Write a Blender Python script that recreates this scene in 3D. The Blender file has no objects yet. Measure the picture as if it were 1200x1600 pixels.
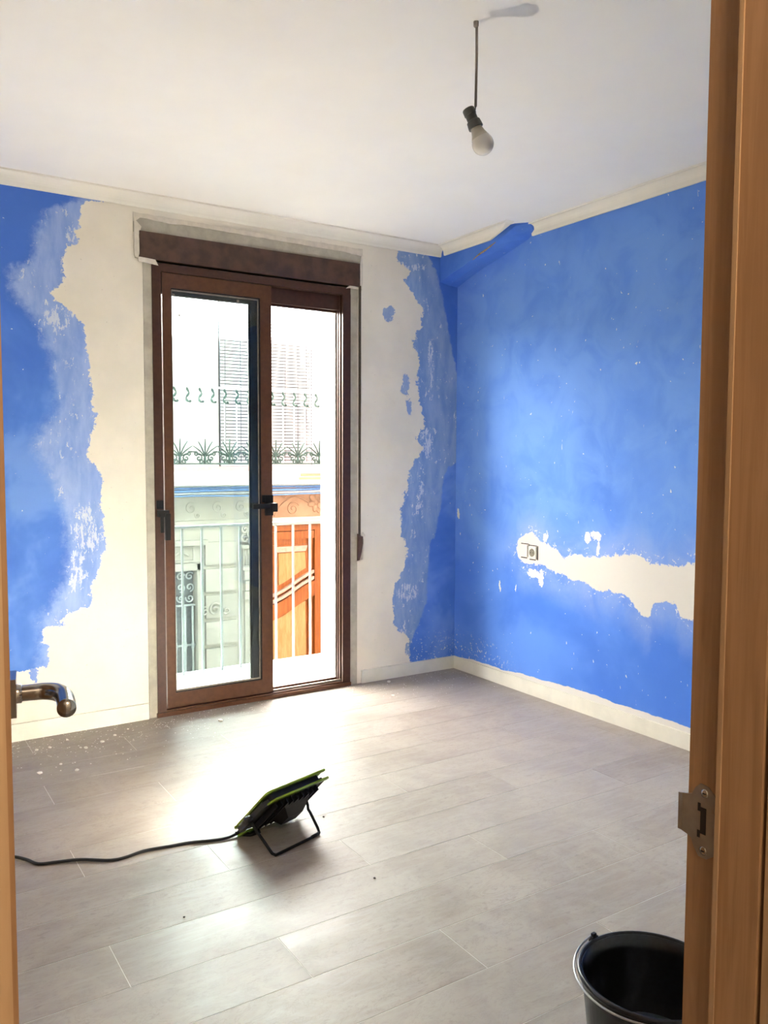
import bpy, bmesh, math, random
from mathutils import Vector, Matrix
random.seed(7)
S = bpy.context.scene
COL = S.collection

# ------------------------------------------------------------------ camera
D, W, H, ZC = 4.181, 3.231, 2.585, 2.645        # window wall y, right wall x, coving foot, ceiling
yaw, pitch, roll, FPX = 0.57139, 0.065492, 0.0037116, 1290.57
cam_d = bpy.data.cameras.new('camera'); cam = bpy.data.objects.new('camera', cam_d); COL.objects.link(cam)
f = Vector((math.sin(yaw)*math.cos(pitch), math.cos(yaw)*math.cos(pitch), -math.sin(pitch)))
r = Vector((math.cos(yaw), -math.sin(yaw), 0)); u = r.cross(f)
r, u = math.cos(roll)*r + math.sin(roll)*u, -math.sin(roll)*r + math.cos(roll)*u
cam.matrix_world = Matrix(((r.x, u.x, -f.x, 0), (r.y, u.y, -f.y, 0), (r.z, u.z, -f.z, 1.35), (0, 0, 0, 1)))
cam_d.sensor_fit = 'HORIZONTAL'; cam_d.sensor_width = 36; cam_d.lens = 36*FPX/1200; cam_d.clip_start = 0.02
S.camera = cam

# ------------------------------------------------------------------ sky, exposure
wd = bpy.data.worlds.new('overcast_sky'); S.world = wd; wd.use_nodes = True
bg = wd.node_tree.nodes['Background']; bg.inputs[0].default_value = (1.0, 0.985, 0.96, 1); bg.inputs[1].default_value = 2.4
sd = bpy.data.lights.new('sun', 'SUN'); sd.energy = 140.0; sd.color = (1, .96, .90); sd.angle = math.radians(1.5)
sun = bpy.data.objects.new('sun', sd); COL.objects.link(sun); sun.location = (0, 0, 8)
sun.rotation_euler = Vector((.10, 1, -.37)).to_track_quat('-Z', 'Y').to_euler()      # over our roof onto the upper floor opposite
S.view_settings.view_transform = 'Standard'; S.view_settings.look = 'None'
S.view_settings.gamma = 1; S.view_settings.exposure = 0.76; S.view_settings.use_curve_mapping = False
S.cycles.use_denoising = True
S.cycles.max_bounces = 7; S.cycles.diffuse_bounces = 4; S.cycles.glossy_bounces = 3; S.cycles.adaptive_threshold = .04; S.cycles.transparent_max_bounces = 16
S.cycles.sample_clamp_indirect = 60.0
LAMP_W = 24.0          # work light
HALL_FILL_W = 25.0           # lamp added behind the camera to brighten the door frame

# ------------------------------------------------------------------ material helper
class Mat:
    def __init__(s, name, rough=0.6, metal=0.0, col=None, spec=None):
        s.m = bpy.data.materials.new(name); s.m.use_nodes = True
        s.t = s.m.node_tree; s.b = s.t.nodes['Principled BSDF']
        s.b.inputs['Roughness'].default_value = rough; s.b.inputs['Metallic'].default_value = metal
        if spec is not None: s.b.inputs['Specular IOR Level'].default_value = spec
        if col is not None: s.b.inputs['Base Color'].default_value = (*col, 1)
        s._pos = None
    def put(s, sock, v):
        if hasattr(v, 'links') or isinstance(v, bpy.types.NodeSocket): s.t.links.new(v, sock)
        elif isinstance(v, (tuple, list)): sock.default_value = (*v, 1) if len(sock.default_value) == 4 and len(v) == 3 else v
        else: sock.default_value = v
    def pos(s):
        if s._pos is None: s._pos = s.t.nodes.new('ShaderNodeTexCoord').outputs['Object']
        return s._pos
    def math(s, op, a, b=0.0, c=0.0, clamp=False):
        n = s.t.nodes.new('ShaderNodeMath'); n.operation = op; n.use_clamp = clamp
        for i, v in enumerate((a, b, c)): s.put(n.inputs[i], v)
        return n.outputs[0]
    def xyz(s, v=None):
        n = s.t.nodes.new('ShaderNodeSeparateXYZ'); s.put(n.inputs[0], v or s.pos()); return n.outputs
    def scale(s, k, v=None):
        n = s.t.nodes.new('ShaderNodeVectorMath'); n.operation = 'MULTIPLY'; s.put(n.inputs[0], v or s.pos()); n.inputs[1].default_value = k
        return n.outputs[0]
    def noise(s, sc, det=4, rough=.55, v=None, dist=0.0, w=None):
        n = s.t.nodes.new('ShaderNodeTexNoise'); s.put(n.inputs['Vector'], v or s.pos())
        if w is not None:
            a = s.t.nodes.new('ShaderNodeVectorMath'); a.operation = 'ADD'; s.put(a.inputs[0], v or s.pos())
            if isinstance(w, float): a.inputs[1].default_value = (w*3.1, w*5.7, w*2.3)
            else: s.t.links.new(w, a.inputs[1])
            s.t.links.new(a.outputs[0], n.inputs['Vector'])
        det = min(det, 4)
        n.inputs['Scale'].default_value = sc; n.inputs['Detail'].default_value = det
        n.inputs['Roughness'].default_value = rough; n.inputs['Distortion'].default_value = dist
        return n.outputs['Fac']
    def mix(s, fac, a, b):
        n = s.t.nodes.new('ShaderNodeMix'); n.data_type = 'RGBA'
        s.put(n.inputs[0], fac); s.put(n.inputs[6], a); s.put(n.inputs[7], b); return n.outputs[2]
    def ramp(s, x, lo, hi, o0=0.0, o1=1.0, smooth=True):
        n = s.t.nodes.new('ShaderNodeMapRange'); n.interpolation_type = 'SMOOTHSTEP' if smooth else 'LINEAR'
        for i, v in enumerate((x, lo, hi, o0, o1)): s.put(n.inputs[i], v)
        return n.outputs[0]
    def curve(s, x, pts, span, lo, hi):
        """piecewise linear function given as (x, y) points; x in 0..span, y in lo..hi"""
        pts = sorted(pts); n = s.t.nodes.new('ShaderNodeFloatCurve'); c = n.mapping.curves[0]
        q = []; last = -1
        for a, b in pts:
            a = max(a/span, last+.0012); last = a; q.append((min(a, 1), (b-lo)/(hi-lo)))
        c.points[0].location = q[0]; c.points[1].location = q[-1]
        for a in q[1:-1]: c.points.new(*a)
        for pt in c.points: pt.handle_type = 'VECTOR'
        n.mapping.update()
        s.put(n.inputs[1], s.math('DIVIDE', x, span)); return s.math('MULTIPLY_ADD', n.outputs[0], hi-lo, lo)
    def rand(s): return s.t.nodes.new('ShaderNodeObjectInfo').outputs['Random']
    def base(s, v): s.put(s.b.inputs['Base Color'], v)
    def rough(s, v): s.put(s.b.inputs['Roughness'], v)
    def bump(s, hgt, strength=.3, dist=.01):
        n = s.t.nodes.new('ShaderNodeBump'); n.inputs['Strength'].default_value = strength; n.inputs['Distance'].default_value = dist
        s.put(n.inputs['Height'], hgt); s.t.links.new(n.outputs[0], s.b.inputs['Normal'])

def simple(name, col, rough=.6, metal=0.0, var=.12, sc=30, bump=0.0, spec=None):
    m = Mat(name, rough, metal, spec=spec)
    n = m.noise(sc, 4)
    k = m.ramp(n, .3, .7)
    m.base(m.mix(k, tuple(c*(1-var) for c in col), tuple(min(1, c*(1+var)) for c in col)))
    if bump: m.bump(n, bump, .004)
    return m.m

BLUE_A, BLUE_B = (.06, .17, .62), (.10, .25, .72)
CREAM = (.74, .69, .60)

def paint_front():
    m = Mat('worn_blue_paint_and_filler', .62, spec=.3)
    x, y, z = m.xyz()
    n1 = m.noise(9, 6, .62); n2 = m.noise(8, 6, .62, v=m.scale((1, 1, 1.01)), w=3.3)
    n3 = m.noise(2.2, 4, .6, dist=.4); n4 = m.noise(60, 4, .6); n5 = m.noise(5, 4, .66, v=m.scale((2.6, 1, .8)), dist=.35)
    fine = m.noise(30, 5, .75)
    xw = m.math('ADD', m.math('MULTIPLY_ADD', n1, .085, x), m.math('MULTIPLY_ADD', fine, .085, -.085))
    zw = m.math('ADD', m.math('MULTIPLY_ADD', n2, .08, z), m.math('MULTIPLY_ADD', m.noise(26, 4, .7, w=1.7), .07, -.075))
    B = [(0, .3), (.30, .30), (.33, .60), (.338, .754), (.406, .759), (.497, .726), (.524, .735), (.53, .855), (.572, .842), (.599, .86), (.608, .96),
         (.709, .971), (.824, 1.016), (.911, 1.051), (.964, 1.018), (1.071, 1.045), (1.113, 1.027), (1.261, 1.021), (1.349, .968), (1.455, .976),
         (1.483, .979), (1.502, 1.01), (1.555, 1.014), (1.635, .985), (1.839, .989), (2.001, .95), (2.095, .833), (2.134, .805), (2.187, .878),
         (2.263, .865), (2.348, .875), (2.385, .949), (2.486, .942), (2.55, .967), (2.578, 1.0), (2.586, 1.13), (2.8, 1.2)]
    A = [(0, .72), (.349, .72), (.565, .73), (.682, .808), (.797, .855), (.953, .858), (1.136, .838), (1.263, .775), (1.405, .707), (1.497, .78), (1.61, .831),
         (1.739, .808), (1.818, .818), (1.874, .768), (1.96, .756), (2.032, .71), (2.078, .672), (2.124, .635), (2.212, .651), (2.282, .735), (2.389, .751), (2.509, .81), (2.558, .926), (2.8, 1.1)]
    C = [(0, 2.887), (.102, 2.887), (.239, 2.886), (.273, 2.833), (.35, 2.747), (.485, 2.747), (.573, 2.774), (.676, 2.835), (.766, 2.854), (.874, 2.82), (.997, 2.809),
         (1.078, 2.833), (1.231, 2.869), (1.313, 2.907), (1.412, 2.979), (1.45, 2.93), (1.561, 2.977), (1.794, 2.927), (1.95, 2.936), (2.07, 2.887), (2.145, 2.958),
         (2.262, 2.967), (2.304, 2.923), (2.419, 2.829), (2.47, 2.875), (2.534, 2.782), (2.582, 2.772), (2.8, 2.7)]
    E_ = [(0, 2.88), (.187, 2.886), (.286, 2.939), (.441, 3.011), (.651, 3.02), (.84, 3.038), (.862, 3.077), (1.051, 3.115), (1.232, 3.139), (1.28, 3.168), (1.333, 3.25),
          (1.858, 3.25), (2.007, 3.196), (2.171, 3.159), (2.374, 3.107), (2.505, 3.066), (2.565, 3.017), (2.8, 2.95)]
    b = m.curve(zw, B, 2.8, 0, 3.5); a = m.curve(zw, A, 2.8, 0, 3.5); c = m.curve(zw, C, 2.8, 0, 3.5); e = m.curve(zw, E_, 2.8, 0, 3.5)
    cream = m.math('MULTIPLY', m.ramp(m.math('SUBTRACT', xw, b), -.002, .003), m.ramp(m.math('SUBTRACT', c, xw), -.002, .003))
    pl = m.ramp(m.math('SUBTRACT', xw, a), -.035, .05); pr = m.ramp(m.math('SUBTRACT', e, m.math('MULTIPLY_ADD', m.math('SUBTRACT', xw, x), .3, x)), -.006, .012)
    pale = m.math('MULTIPLY', pl, pr)
    # right strip carries a thinner, greyer wash than the left one
    right = m.ramp(x, 1.8, 2.0)
    blue = m.mix(m.ramp(n3, .35, .68), BLUE_A, BLUE_B)
    wash = m.mix(m.ramp(n5, .3, .72), m.mix(right, (.21, .33, .70), (.16, .28, .58)), m.mix(right, (.34, .45, .76), (.28, .39, .62)))
    haze = m.math('MULTIPLY', m.ramp(n3, .5, .66), .4)
    col = m.mix(haze, blue, (.22, .36, .76))
    col = m.mix(m.math('MULTIPLY', pale, .93), col, wash)
    chips = m.math('MULTIPLY', m.ramp(m.noise(20, 6, .8, v=m.scale((1.7, 1, .8)), dist=.3), .60, .625), m.math('MULTIPLY', pale, m.ramp(n2, .42, .6)))
    chips2 = m.ramp(m.noise(52, 3, .6), .735, .745)
    lowspl = m.math('MULTIPLY', m.ramp(m.noise(75, 3, .6), .63, .65), m.ramp(z, .32, .1))
    col = m.mix(m.math('MAXIMUM', m.math('MAXIMUM', chips, chips2), lowspl), col, (.66, .68, .72))
    # scraped white places in the washed band
    scr = None
    for (cx, cz, rx, rz) in ((.955, .99, .085, .16), (.90, .80, .05, .14), (.95, 2.42, .09, .06), (.83, 2.0, .08, .08), (2.95, 1.10, .03, .14), (3.03, 1.95, .03, .20), (2.90, 2.50, .10, .03), (2.86, .52, .10, .07), (3.0, 1.45, .05, .12)):
        d = m.math('ADD', m.math('POWER', m.math('ABSOLUTE', m.math('DIVIDE', m.math('SUBTRACT', xw, cx), rx)), 2), m.math('POWER', m.math('ABSOLUTE', m.math('DIVIDE', m.math('SUBTRACT', zw, cz), rz)), 2))
        k = m.ramp(d, .2, 1.3, 1, 0); scr = k if scr is None else m.math('MAXIMUM', scr, k)
    sc2 = m.noise(26, 4, .8, v=m.scale((2.2, 1, .7)))
    scr = m.ramp(m.math('ADD', sc2, m.math('MULTIPLY_ADD', scr, .26, -.26)), .47, .53)
    col = m.mix(m.math('MULTIPLY', scr, .8), col, (.62, .66, .74))
    # blue islands left standing in the filler
    isl = None
    for (cx, cz, rx, rz) in ((2.724, 2.204, .035, .045), (2.845, 1.79, .03, .07), (2.868, 1.66, .025, .05), (2.80, .38, .03, .05), (2.875, .17, .03, .045), (.83, .545, .018, .022), (.70, .31, .012, .05)):
        d = m.math('ADD', m.math('POWER', m.math('ABSOLUTE', m.math('DIVIDE', m.math('SUBTRACT', xw, cx), rx)), 2), m.math('POWER', m.math('ABSOLUTE', m.math('DIVIDE', m.math('SUBTRACT', zw, cz), rz)), 2))
        k = m.ramp(m.math('ADD', d, m.math('MULTIPLY_ADD', n4, 1.6, -.8)), .95, 1.05, 1, 0)
        isl = k if isl is None else m.math('MAXIMUM', isl, k)
    cr = m.mix(m.ramp(m.noise(3, 5, .6), .3, .7), tuple(v*.94 for v in CREAM), tuple(v*1.05 for v in CREAM))
    cream = m.math('MULTIPLY', cream, m.math('SUBTRACT', 1.0, m.math('MULTIPLY', isl, .85)))
    scuff = m.math('MULTIPLY', m.ramp(m.noise(70, 2, .5, w=5.0), .745, .76), .35)
    m.base(m.mix(cream, col, m.mix(scuff, cr, (.35, .30, .24))))
    m.bump(m.math('ADD', m.math('MULTIPLY', cream, .5), m.math('MULTIPLY', n4, .25)), .35, .004)
    return m.m

def paint_right():
    m = Mat('scuffed_blue_paint_with_filled_channel', .75, spec=.12)
    x, y, z = m.xyz()
    n1 = m.noise(9, 6, .65); n2 = m.noise(11, 6, .65, w=2.0); n3 = m.noise(1.6, 4, .55, dist=.5); n4 = m.noise(60, 4, .6); n5 = m.noise(4.5, 5, .6, dist=.8)
    fine = m.noise(45, 5, .7)
    yw = m.math('MULTIPLY_ADD', n1, .06, m.math('ADD', y, -.03))
    zw = m.math('ADD', m.math('MULTIPLY_ADD', n2, .07, z), m.math('MULTIPLY_ADD', fine, .05, -.06))
    T = [(0, .80), (1.7, .82), (1.95, .85), (2.404, .872), (2.516, .842), (2.627, .845), (2.701, .871), (2.793, .872), (2.982, .842), (3.084, .839), (3.131, .844), (3.219, .811),
         (3.284, .857), (3.384, .887), (3.484, .926), (3.58, .895), (3.60, .86), (3.606, .80), (5, .80)]
    Bo = [(0, .81), (1.7, .80), (1.95, .63), (2.406, .608), (2.462, .607), (2.489, .676), (2.614, .657), (2.635, .588), (2.669, .573), (2.733, .626), (2.799, .668), (2.853, .676),
          (2.977, .669), (3.081, .699), (3.174, .708), (3.3, .735), (3.397, .76), (3.517, .739), (3.585, .765), (3.60, .80), (3.606, .83), (5, .83)]
    t = m.curve(yw, T, 5, 0, 2); b = m.curve(yw, Bo, 5, 0, 2)
    a1 = m.math('SUBTRACT', t, zw); a2 = m.math('SUBTRACT', zw, b)
    patch = m.math('MULTIPLY', m.ramp(a1, -.002, .003), m.ramp(a2, -.002, .003))
    halo = m.math('MULTIPLY', m.math('MULTIPLY', m.ramp(a1, -.20, .0), m.ramp(a2, -.22, .0)), m.ramp(y, 3.9, 3.4))
    blue = m.mix(m.ramp(n3, .33, .67), (.078, .212, .74), (.125, .29, .84))
    mid = m.math('MULTIPLY', m.ramp(m.math('ABSOLUTE', m.math('SUBTRACT', m.math('MULTIPLY_ADD', n3, .5, z), 1.95)), 1.2, .6), m.ramp(n5, .30, .62, .35, 1.0))
    col = m.mix(m.math('MULTIPLY', mid, .55), blue, (.21, .40, .86))
    col = m.mix(m.math('MULTIPLY', halo, m.ramp(n5, .25, .7, .2, .75)), col, (.30, .42, .78))
    near = m.ramp(m.math('MINIMUM', m.math('ADD', a1, .07), m.math('ADD', a2, .07)), 0, .05)
    near = m.math('MULTIPLY', near, m.ramp(y, 3.7, 3.6))
    chips = m.math('MULTIPLY', m.ramp(m.noise(26, 6, .75, dist=1.0), .60, .615), near)
    spots = m.ramp(m.noise(46, 2, .5), .755, .765)
    streak = m.ramp(m.noise(17, 3, .5, v=m.scale((1, 2.6, .9)), dist=.6), .725, .74)
    low = m.math('MULTIPLY', m.ramp(m.noise(55, 3, .6), .62, .64), m.math('MULTIPLY', m.ramp(z, .3, .1), m.ramp(y, 3.5, 4.0)))
    marks = m.math('MAXIMUM', m.math('MAXIMUM', spots, low), m.math('MAXIMUM', chips, m.math('MULTIPLY', streak, .8)))
    for (cy, cz, ry, rz) in ((2.99, .95, .035, .02), (3.05, .93, .022, .03), (2.975, .89, .012, .04), (3.45, .695, .05, .022), (3.39, .68, .02, .045), (3.36, .915, .018, .028), (3.737, .592, .008, .03), (4.152, 1.0, .014, .03), (3.60, .60, .006, .02)):
        d = m.math('ADD', m.math('POWER', m.math('ABSOLUTE', m.math('DIVIDE', m.math('SUBTRACT', yw, cy), ry)), 2), m.math('POWER', m.math('ABSOLUTE', m.math('DIVIDE', m.math('SUBTRACT', zw, cz), rz)), 2))
        marks = m.math('MAXIMUM', marks, m.ramp(m.math('ADD', d, m.math('MULTIPLY_ADD', n4, 2.2, -1.1)), .95, 1.1, 1, 0))
    spill = m.ramp(m.math('SUBTRACT', m.math('MULTIPLY_ADD', m.noise(3.5, 5, .6), .07, m.ramp(y, 3.85, 3.5, .045, .072)), z), -.001, .002)
    col = m.mix(marks, col, (.78, .78, .76))
    col = m.mix(m.math('MAXIMUM', patch, spill), col, (.72, .69, .65))
    m.base(col)
    m.bump(m.math('ADD', m.math('MULTIPLY', patch, .5), m.math('MULTIPLY', n4, .25)), .3, .004)
    return m.m

def plain_blue(name):
    m = Mat(name, .6, spec=.3); n = m.noise(2.2, 4, .6, dist=.4)
    col = m.mix(m.ramp(n, .35, .68), (.05, .16, .64), (.085, .225, .72))
    m.base(m.mix(m.ramp(m.noise(48, 3, .6), .74, .75), col, (.7, .72, .75))); m.bump(m.noise(60, 3), .25, .004)
    return m.m

def plaster(name, col, var=.04, sc=3.0, rough=.75):
    m = Mat(name, rough, spec=.25); k = m.ramp(m.noise(sc, 5, .6), .3, .7)
    m.base(m.mix(k, tuple(c*(1-var) for c in col), tuple(min(1, c*(1+var)) for c in col))); m.bump(m.noise(40, 4), .12, .003)
    return m.m

def plank_mat():
    m = Mat('greige_stone_look_plank', .34, spec=.45)
    x, y, z = m.xyz(); rnd = m.rand()
    oc = m.t.nodes.new('ShaderNodeCombineXYZ'); [m.put(oc.inputs[i], m.math('MULTIPLY', rnd, k)) for i, k in enumerate((30.0, 17.0, 41.0))]; off = oc.outputs[0]
    g = m.noise(5, 8, .68, v=m.scale((1.0, 7.0, 1)), w=off, dist=.6)
    cl = m.noise(3.2, 6, .62, w=off, dist=.9); fl = m.noise(30, 5, .7, v=m.scale((1, 2.2, 1)), w=off)
    vein = m.noise(7, 4, .75, v=m.scale((1, 1.7, 1)), w=off, dist=1.8)
    col = m.mix(m.ramp(cl, .32, .68), (.285, .233, .188), (.385, .33, .278))
    col = m.mix(m.math('MULTIPLY', m.ramp(m.math('ABSOLUTE', m.math('SUBTRACT', vein, .5)), .0, .035, 1, 0), .28), col, (.21, .17, .14))
    col = m.mix(m.math('MULTIPLY', m.ramp(g, .4, .72), .5), col, (.385, .34, .30))
    col = m.mix(m.math('MULTIPLY', m.ramp(fl, .56, .70), .40), col, (.19, .155, .13))
    col = m.mix(m.ramp(rnd, 0, 1, .0, .25, smooth=False), col, (.43, .385, .34))
    dust = m.math('MULTIPLY', m.ramp(m.noise(120, 3, .6), .68, .72), m.ramp(y, 2.6, 4.1))
    m.base(m.mix(m.math('MULTIPLY', dust, .7), col, (.75, .72, .68)))
    m.rough(m.ramp(cl, .25, .75, .40, .56)); m.bump(fl, .12, .002)
    return m.m

def wood(name, c0, c1, sc=(60, 60, 3), rough=.45, spec=.4):
    m = Mat(name, rough, spec=spec)
    g = m.noise(1, 6, .62, v=m.scale(sc), dist=.8); g2 = m.noise(1, 3, .5, v=m.scale((sc[0]*4, sc[1]*4, sc[2]*2)))
    col = m.mix(m.ramp(g, .32, .7), c0, c1)
    m.base(m.mix(m.math('MULTIPLY', m.ramp(g2, .55, .75), .25), col, tuple(v*.6 for v in c0))); m.bump(g2, .1, .002)
    return m.m

def glass_mat():
    m = Mat('green_tinted_pane'); t = m.t; t.nodes.remove(m.b)
    tr = t.nodes.new('ShaderNodeBsdfTransparent'); tr.inputs[0].default_value = (.90, .96, .965, 1)
    gl = t.nodes.new('ShaderNodeBsdfGlossy'); gl.inputs['Roughness'].default_value = .02
    fr = t.nodes.new('ShaderNodeFresnel'); fr.inputs[0].default_value = 1.45
    mx = t.nodes.new('ShaderNodeMixShader'); t.links.new(fr.outputs[0], mx.inputs[0]); t.links.new(tr.outputs[0], mx.inputs[1]); t.links.new(gl.outputs[0], mx.inputs[2])
    t.links.new(mx.outputs[0], t.nodes['Material Output'].inputs[0]); return m.m

def emit(name, col, st):
    m = Mat(name, col=col); m.b.inputs['Emission Color'].default_value = (*col, 1); m.b.inputs['Emission Strength'].default_value = st; return m.m

M = dict(
    front=paint_front(), right=paint_right(), blue=plain_blue('blue_wall_paint'),
    ceil=plaster('matt_white_ceiling_paint', (.89, .875, .83), .012), cove=plaster('cream_coving_plaster', (.80, .77, .69)),
    base=plaster('cream_painted_skirting', (.76, .73, .64), .05, 8, .5), hall=plaster('hall_wall_paint', (.80, .77, .71)),
    plank=plank_mat(), grout=plaster('pale_grout', (.66, .62, .56), .06, 20),
    oak=wood('oiled_oak_jamb', (.31, .175, .088), (.39, .23, .122)), oak2=wood('oak_door_leaf', (.26, .13, .055), (.38, .21, .10)),
    oakl=wood('pale_oak_architrave', (.37, .235, .13), (.47, .315, .185)),
    alu=simple('brown_anodised_aluminium', (.092, .037, .017), .36, .25, .12, 40), alud=simple('shaded_aluminium_sash', (.028, .027, .032), .35, .3),
    box=simple('brown_shutter_lid', (.062, .030, .019), .5, 0, .35, 14), black=simple('black_plastic', (.008, .008, .009), .5, spec=.25),
    alu2=simple('shaded_brown_frame', (.058, .024, .014), .4, .25, .12, 40), mauve=simple('greyed_track_insert', (.16, .12, .14), .4, .2), glass=glass_mat(), mortar=plaster('bare_grey_render', (.40, .37, .31), .12, 14), tape=plaster('crumpled_paper_tape', (.62, .57, .49), .08, 30),  # alu2: sash brown darkened, backlight shading put into the frame colour
    strap=simple('woven_brown_strap', (.075, .052, .030), .85, 0, .2, 120), winder=simple('brown_winder_plastic', (.085, .04, .022), .5),
    chrome=simple('satin_nickel', (.42, .40, .38), .16, 1.0, .04, 10), steel=simple('dull_steel_plate', (.36, .32, .27), .42, .8, .15, 25),
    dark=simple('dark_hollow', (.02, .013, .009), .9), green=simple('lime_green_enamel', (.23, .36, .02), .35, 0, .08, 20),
    finb=simple('black_cast_housing', (.014, .014, .02), .42, .1), grey=simple('dark_grey_bracket', (.06, .06, .062), .45, .3),
    rubber=simple('black_rubber_cord', (.013, .013, .016), .45), bucket=simple('black_builders_plastic', (.008, .009, .013), .32, 0, .3, 90),
    mix=simple('grey_plaster_water', (.25, .30, .32), .2), wire=simple('galvanised_wire', (.5, .5, .5), .3, 1.0),
    holder=simple('grey_lampholder', (.10, .105, .10), .5), bulbn=simple('bulb_collar_plastic', (.55, .50, .41), .4, 0, .03), bulbg=simple('opal_bulb_glass', (.78, .74, .68), .16, 0, .02),
    flex=simple('grey_flex', (.33, .29, .26), .6), white=simple('white_socket_plastic', (.72, .70, .64), .4, 0, .03), sockin=simple('grey_socket_well', (.22, .21, .16), .6, 0, .3, 200),
    exterior=plaster('whitewashed_exterior', (.84, .84, .83), .03, 5), stone=plaster('cream_facade_stucco', (.42, .405, .375), .07, 2.5), peach=plaster('peach_frieze_stucco', (.40, .235, .155), .10, 4),
    ochre=plaster('weathered_outer_render', (.36, .32, .27), .08, 2), upper=plaster('overexposed_facade_render', (.84, .84, .83), .02, 2), tile=simple('red_tile_edge', (.62, .30, .30), .6), street=plaster('street_paving', (.22, .215, .21), .1, 4),
    iron=simple('verdigris_cast_iron', (.055, .10, .09), .6, 0, .15, 60), blind=simple('white_blind_slats', (.60, .61, .64), .6, 0, .03), cordg=simple('blind_cord', (.12, .12, .15), .7),
    railw=simple('pale_painted_rail', (.22, .235, .23), .45, 0, .04), rodw=simple('glare_white_rod', (.7, .72, .71), .5), cabb=simple('blue_cable', (.12, .24, .52), .5), cabg=simple('grey_cable', (.42, .46, .50), .5),
    dw=wood('orange_varnished_wood', (.24, .058, .008), (.32, .092, .016), (40, 40, 3), .4), dl=wood('pale_weathered_panel', (.34, .18, .06), (.38, .24, .10), (30, 30, 5), .55),
    carve=simple('faded_carved_rail', (.45, .29, .23), .6), win=simple('dim_window_glass', (.16, .18, .20), .2), grille=simple('blue_grey_grille', (.40, .45, .47), .5),
    crumb=simple('plaster_crumb', (.80, .77, .70), .9, 0, .06, 60), crack=simple('bare_brick_crack', (.36, .25, .17), .9, 0, .3, 90),
)

# ------------------------------------------------------------------ mesh helpers
def link(name, me, mat, parent=None, smooth=False):
    o = bpy.data.objects.new(name, me); COL.objects.link(o)
    if mat is not None and len(me.materials) == 0: me.materials.append(mat)
    if parent is not None: o.parent = parent
    if smooth:
        for p in me.polygons: p.use_smooth = True
    return o
def fin(name, bm, mat, parent=None, smooth=False, bevel=0.0, seg=2):
    if bevel: bmesh.ops.bevel(bm, geom=[e for e in bm.edges if len(e.link_faces) == 2 and e.calc_face_angle(0) > .6], offset=bevel, segments=seg, affect='EDGES', profile=.6, clamp_overlap=True)
    bmesh.ops.recalc_face_normals(bm, faces=bm.faces)
    me = bpy.data.meshes.new(name); bm.to_mesh(me); bm.free()
    return link(name, me, mat, parent, smooth)
def abox(bm, x0, x1, y0, y1, z0, z1, mtx=None):
    v = [bm.verts.new((x, y, z)) for x in (x0, x1) for y in (y0, y1) for z in (z0, z1)]
    if mtx is not None:
        for q in v: q.co = mtx @ q.co
    for i in ((0, 1, 3, 2), (4, 6, 7, 5), (0, 4, 5, 1), (2, 3, 7, 6), (0, 2, 6, 4), (1, 5, 7, 3)): bm.faces.new([v[k] for k in i])
def box(name, b, mat, parent=None, bevel=0.0, mtx=None, seg=2):
    bm = bmesh.new(); abox(bm, *b, mtx=mtx); return fin(name, bm, mat, parent, bevel=bevel, seg=seg)
def boxes(name, bs, mat, parent=None, bevel=0.0, mtx=None):
    bm = bmesh.new()
    for b in bs: abox(bm, *b, mtx=mtx)
    return fin(name, bm, mat, parent, bevel=bevel, seg=1)
def aprism(bm, pts, y0, y1, ax=1, mtx=None):
    """outline of 2D points extruded along axis ax"""
    def P(a, b, c): return Vector((c, a, b)) if ax == 0 else Vector((a, c, b)) if ax == 1 else Vector((a, b, c))
    A = [bm.verts.new(P(a, b, y0)) for a, b in pts]; B = [bm.verts.new(P(a, b, y1)) for a, b in pts]
    if mtx is not None:
        for q in A+B: q.co = mtx @ q.co
    n = len(pts); bm.faces.new(A); bm.faces.new(B[::-1])
    for i in range(n): bm.faces.new((A[i], B[i], B[(i+1) % n], A[(i+1) % n]))
def prism(name, pts, y0, y1, mat, parent=None, ax=1, bevel=0.0, mtx=None):
    bm = bmesh.new(); aprism(bm, pts, y0, y1, ax, mtx); return fin(name, bm, mat, parent, bevel=bevel)
def catmull(pts, n=8):
    P = [Vector(p) for p in pts]; P = [P[0]*2-P[1]] + P + [P[-1]*2-P[-2]]; out = []
    for i in range(1, len(P)-2):
        a, b, c, d = P[i-1:i+3]
        for k in range(n):
            t = k/n; out.append(.5*((2*b)+(c-a)*t+(2*a-5*b+4*c-d)*t*t+(3*b-a-3*c+d)*t**3))
    out.append(P[-2]); return out
def atube(bm, pts, rad, seg=10, closed=False, flat=1.0):
    P = [Vector(p) for p in pts]; n = len(P); rings = []; prev = None
    for i, p in enumerate(P):
        d = (P[(i+1) % n]-P[i-1]) if closed else (P[min(i+1, n-1)]-P[max(i-1, 0)])
        d.normalize()
        if prev is None: s = d.cross(Vector((0, 0, 1)) if abs(d.z) < .9 else Vector((1, 0, 0))).normalized()
        else: s = (prev-d*prev.dot(d)).normalized()
        prev = s; q = d.cross(s); rr = rad[i] if isinstance(rad, (list, tuple)) else rad
        rings.append([bm.verts.new(p+(s*math.cos(a)+q*math.sin(a)*flat)*rr) for a in [2*math.pi*k/seg for k in range(seg)]])
    for i in range(n if closed else n-1):
        a, b = rings[i], rings[(i+1) % n]
        for k in range(seg): bm.faces.new((a[k], a[(k+1) % seg], b[(k+1) % seg], b[k]))
    if not closed: bm.faces.new(rings[0][::-1]); bm.faces.new(rings[-1])
def tube(name, pts, rad, mat, parent=None, seg=10, closed=False, flat=1.0):
    bm = bmesh.new(); atube(bm, pts, rad, seg, closed, flat); return fin(name, bm, mat, parent, smooth=True)
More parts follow.
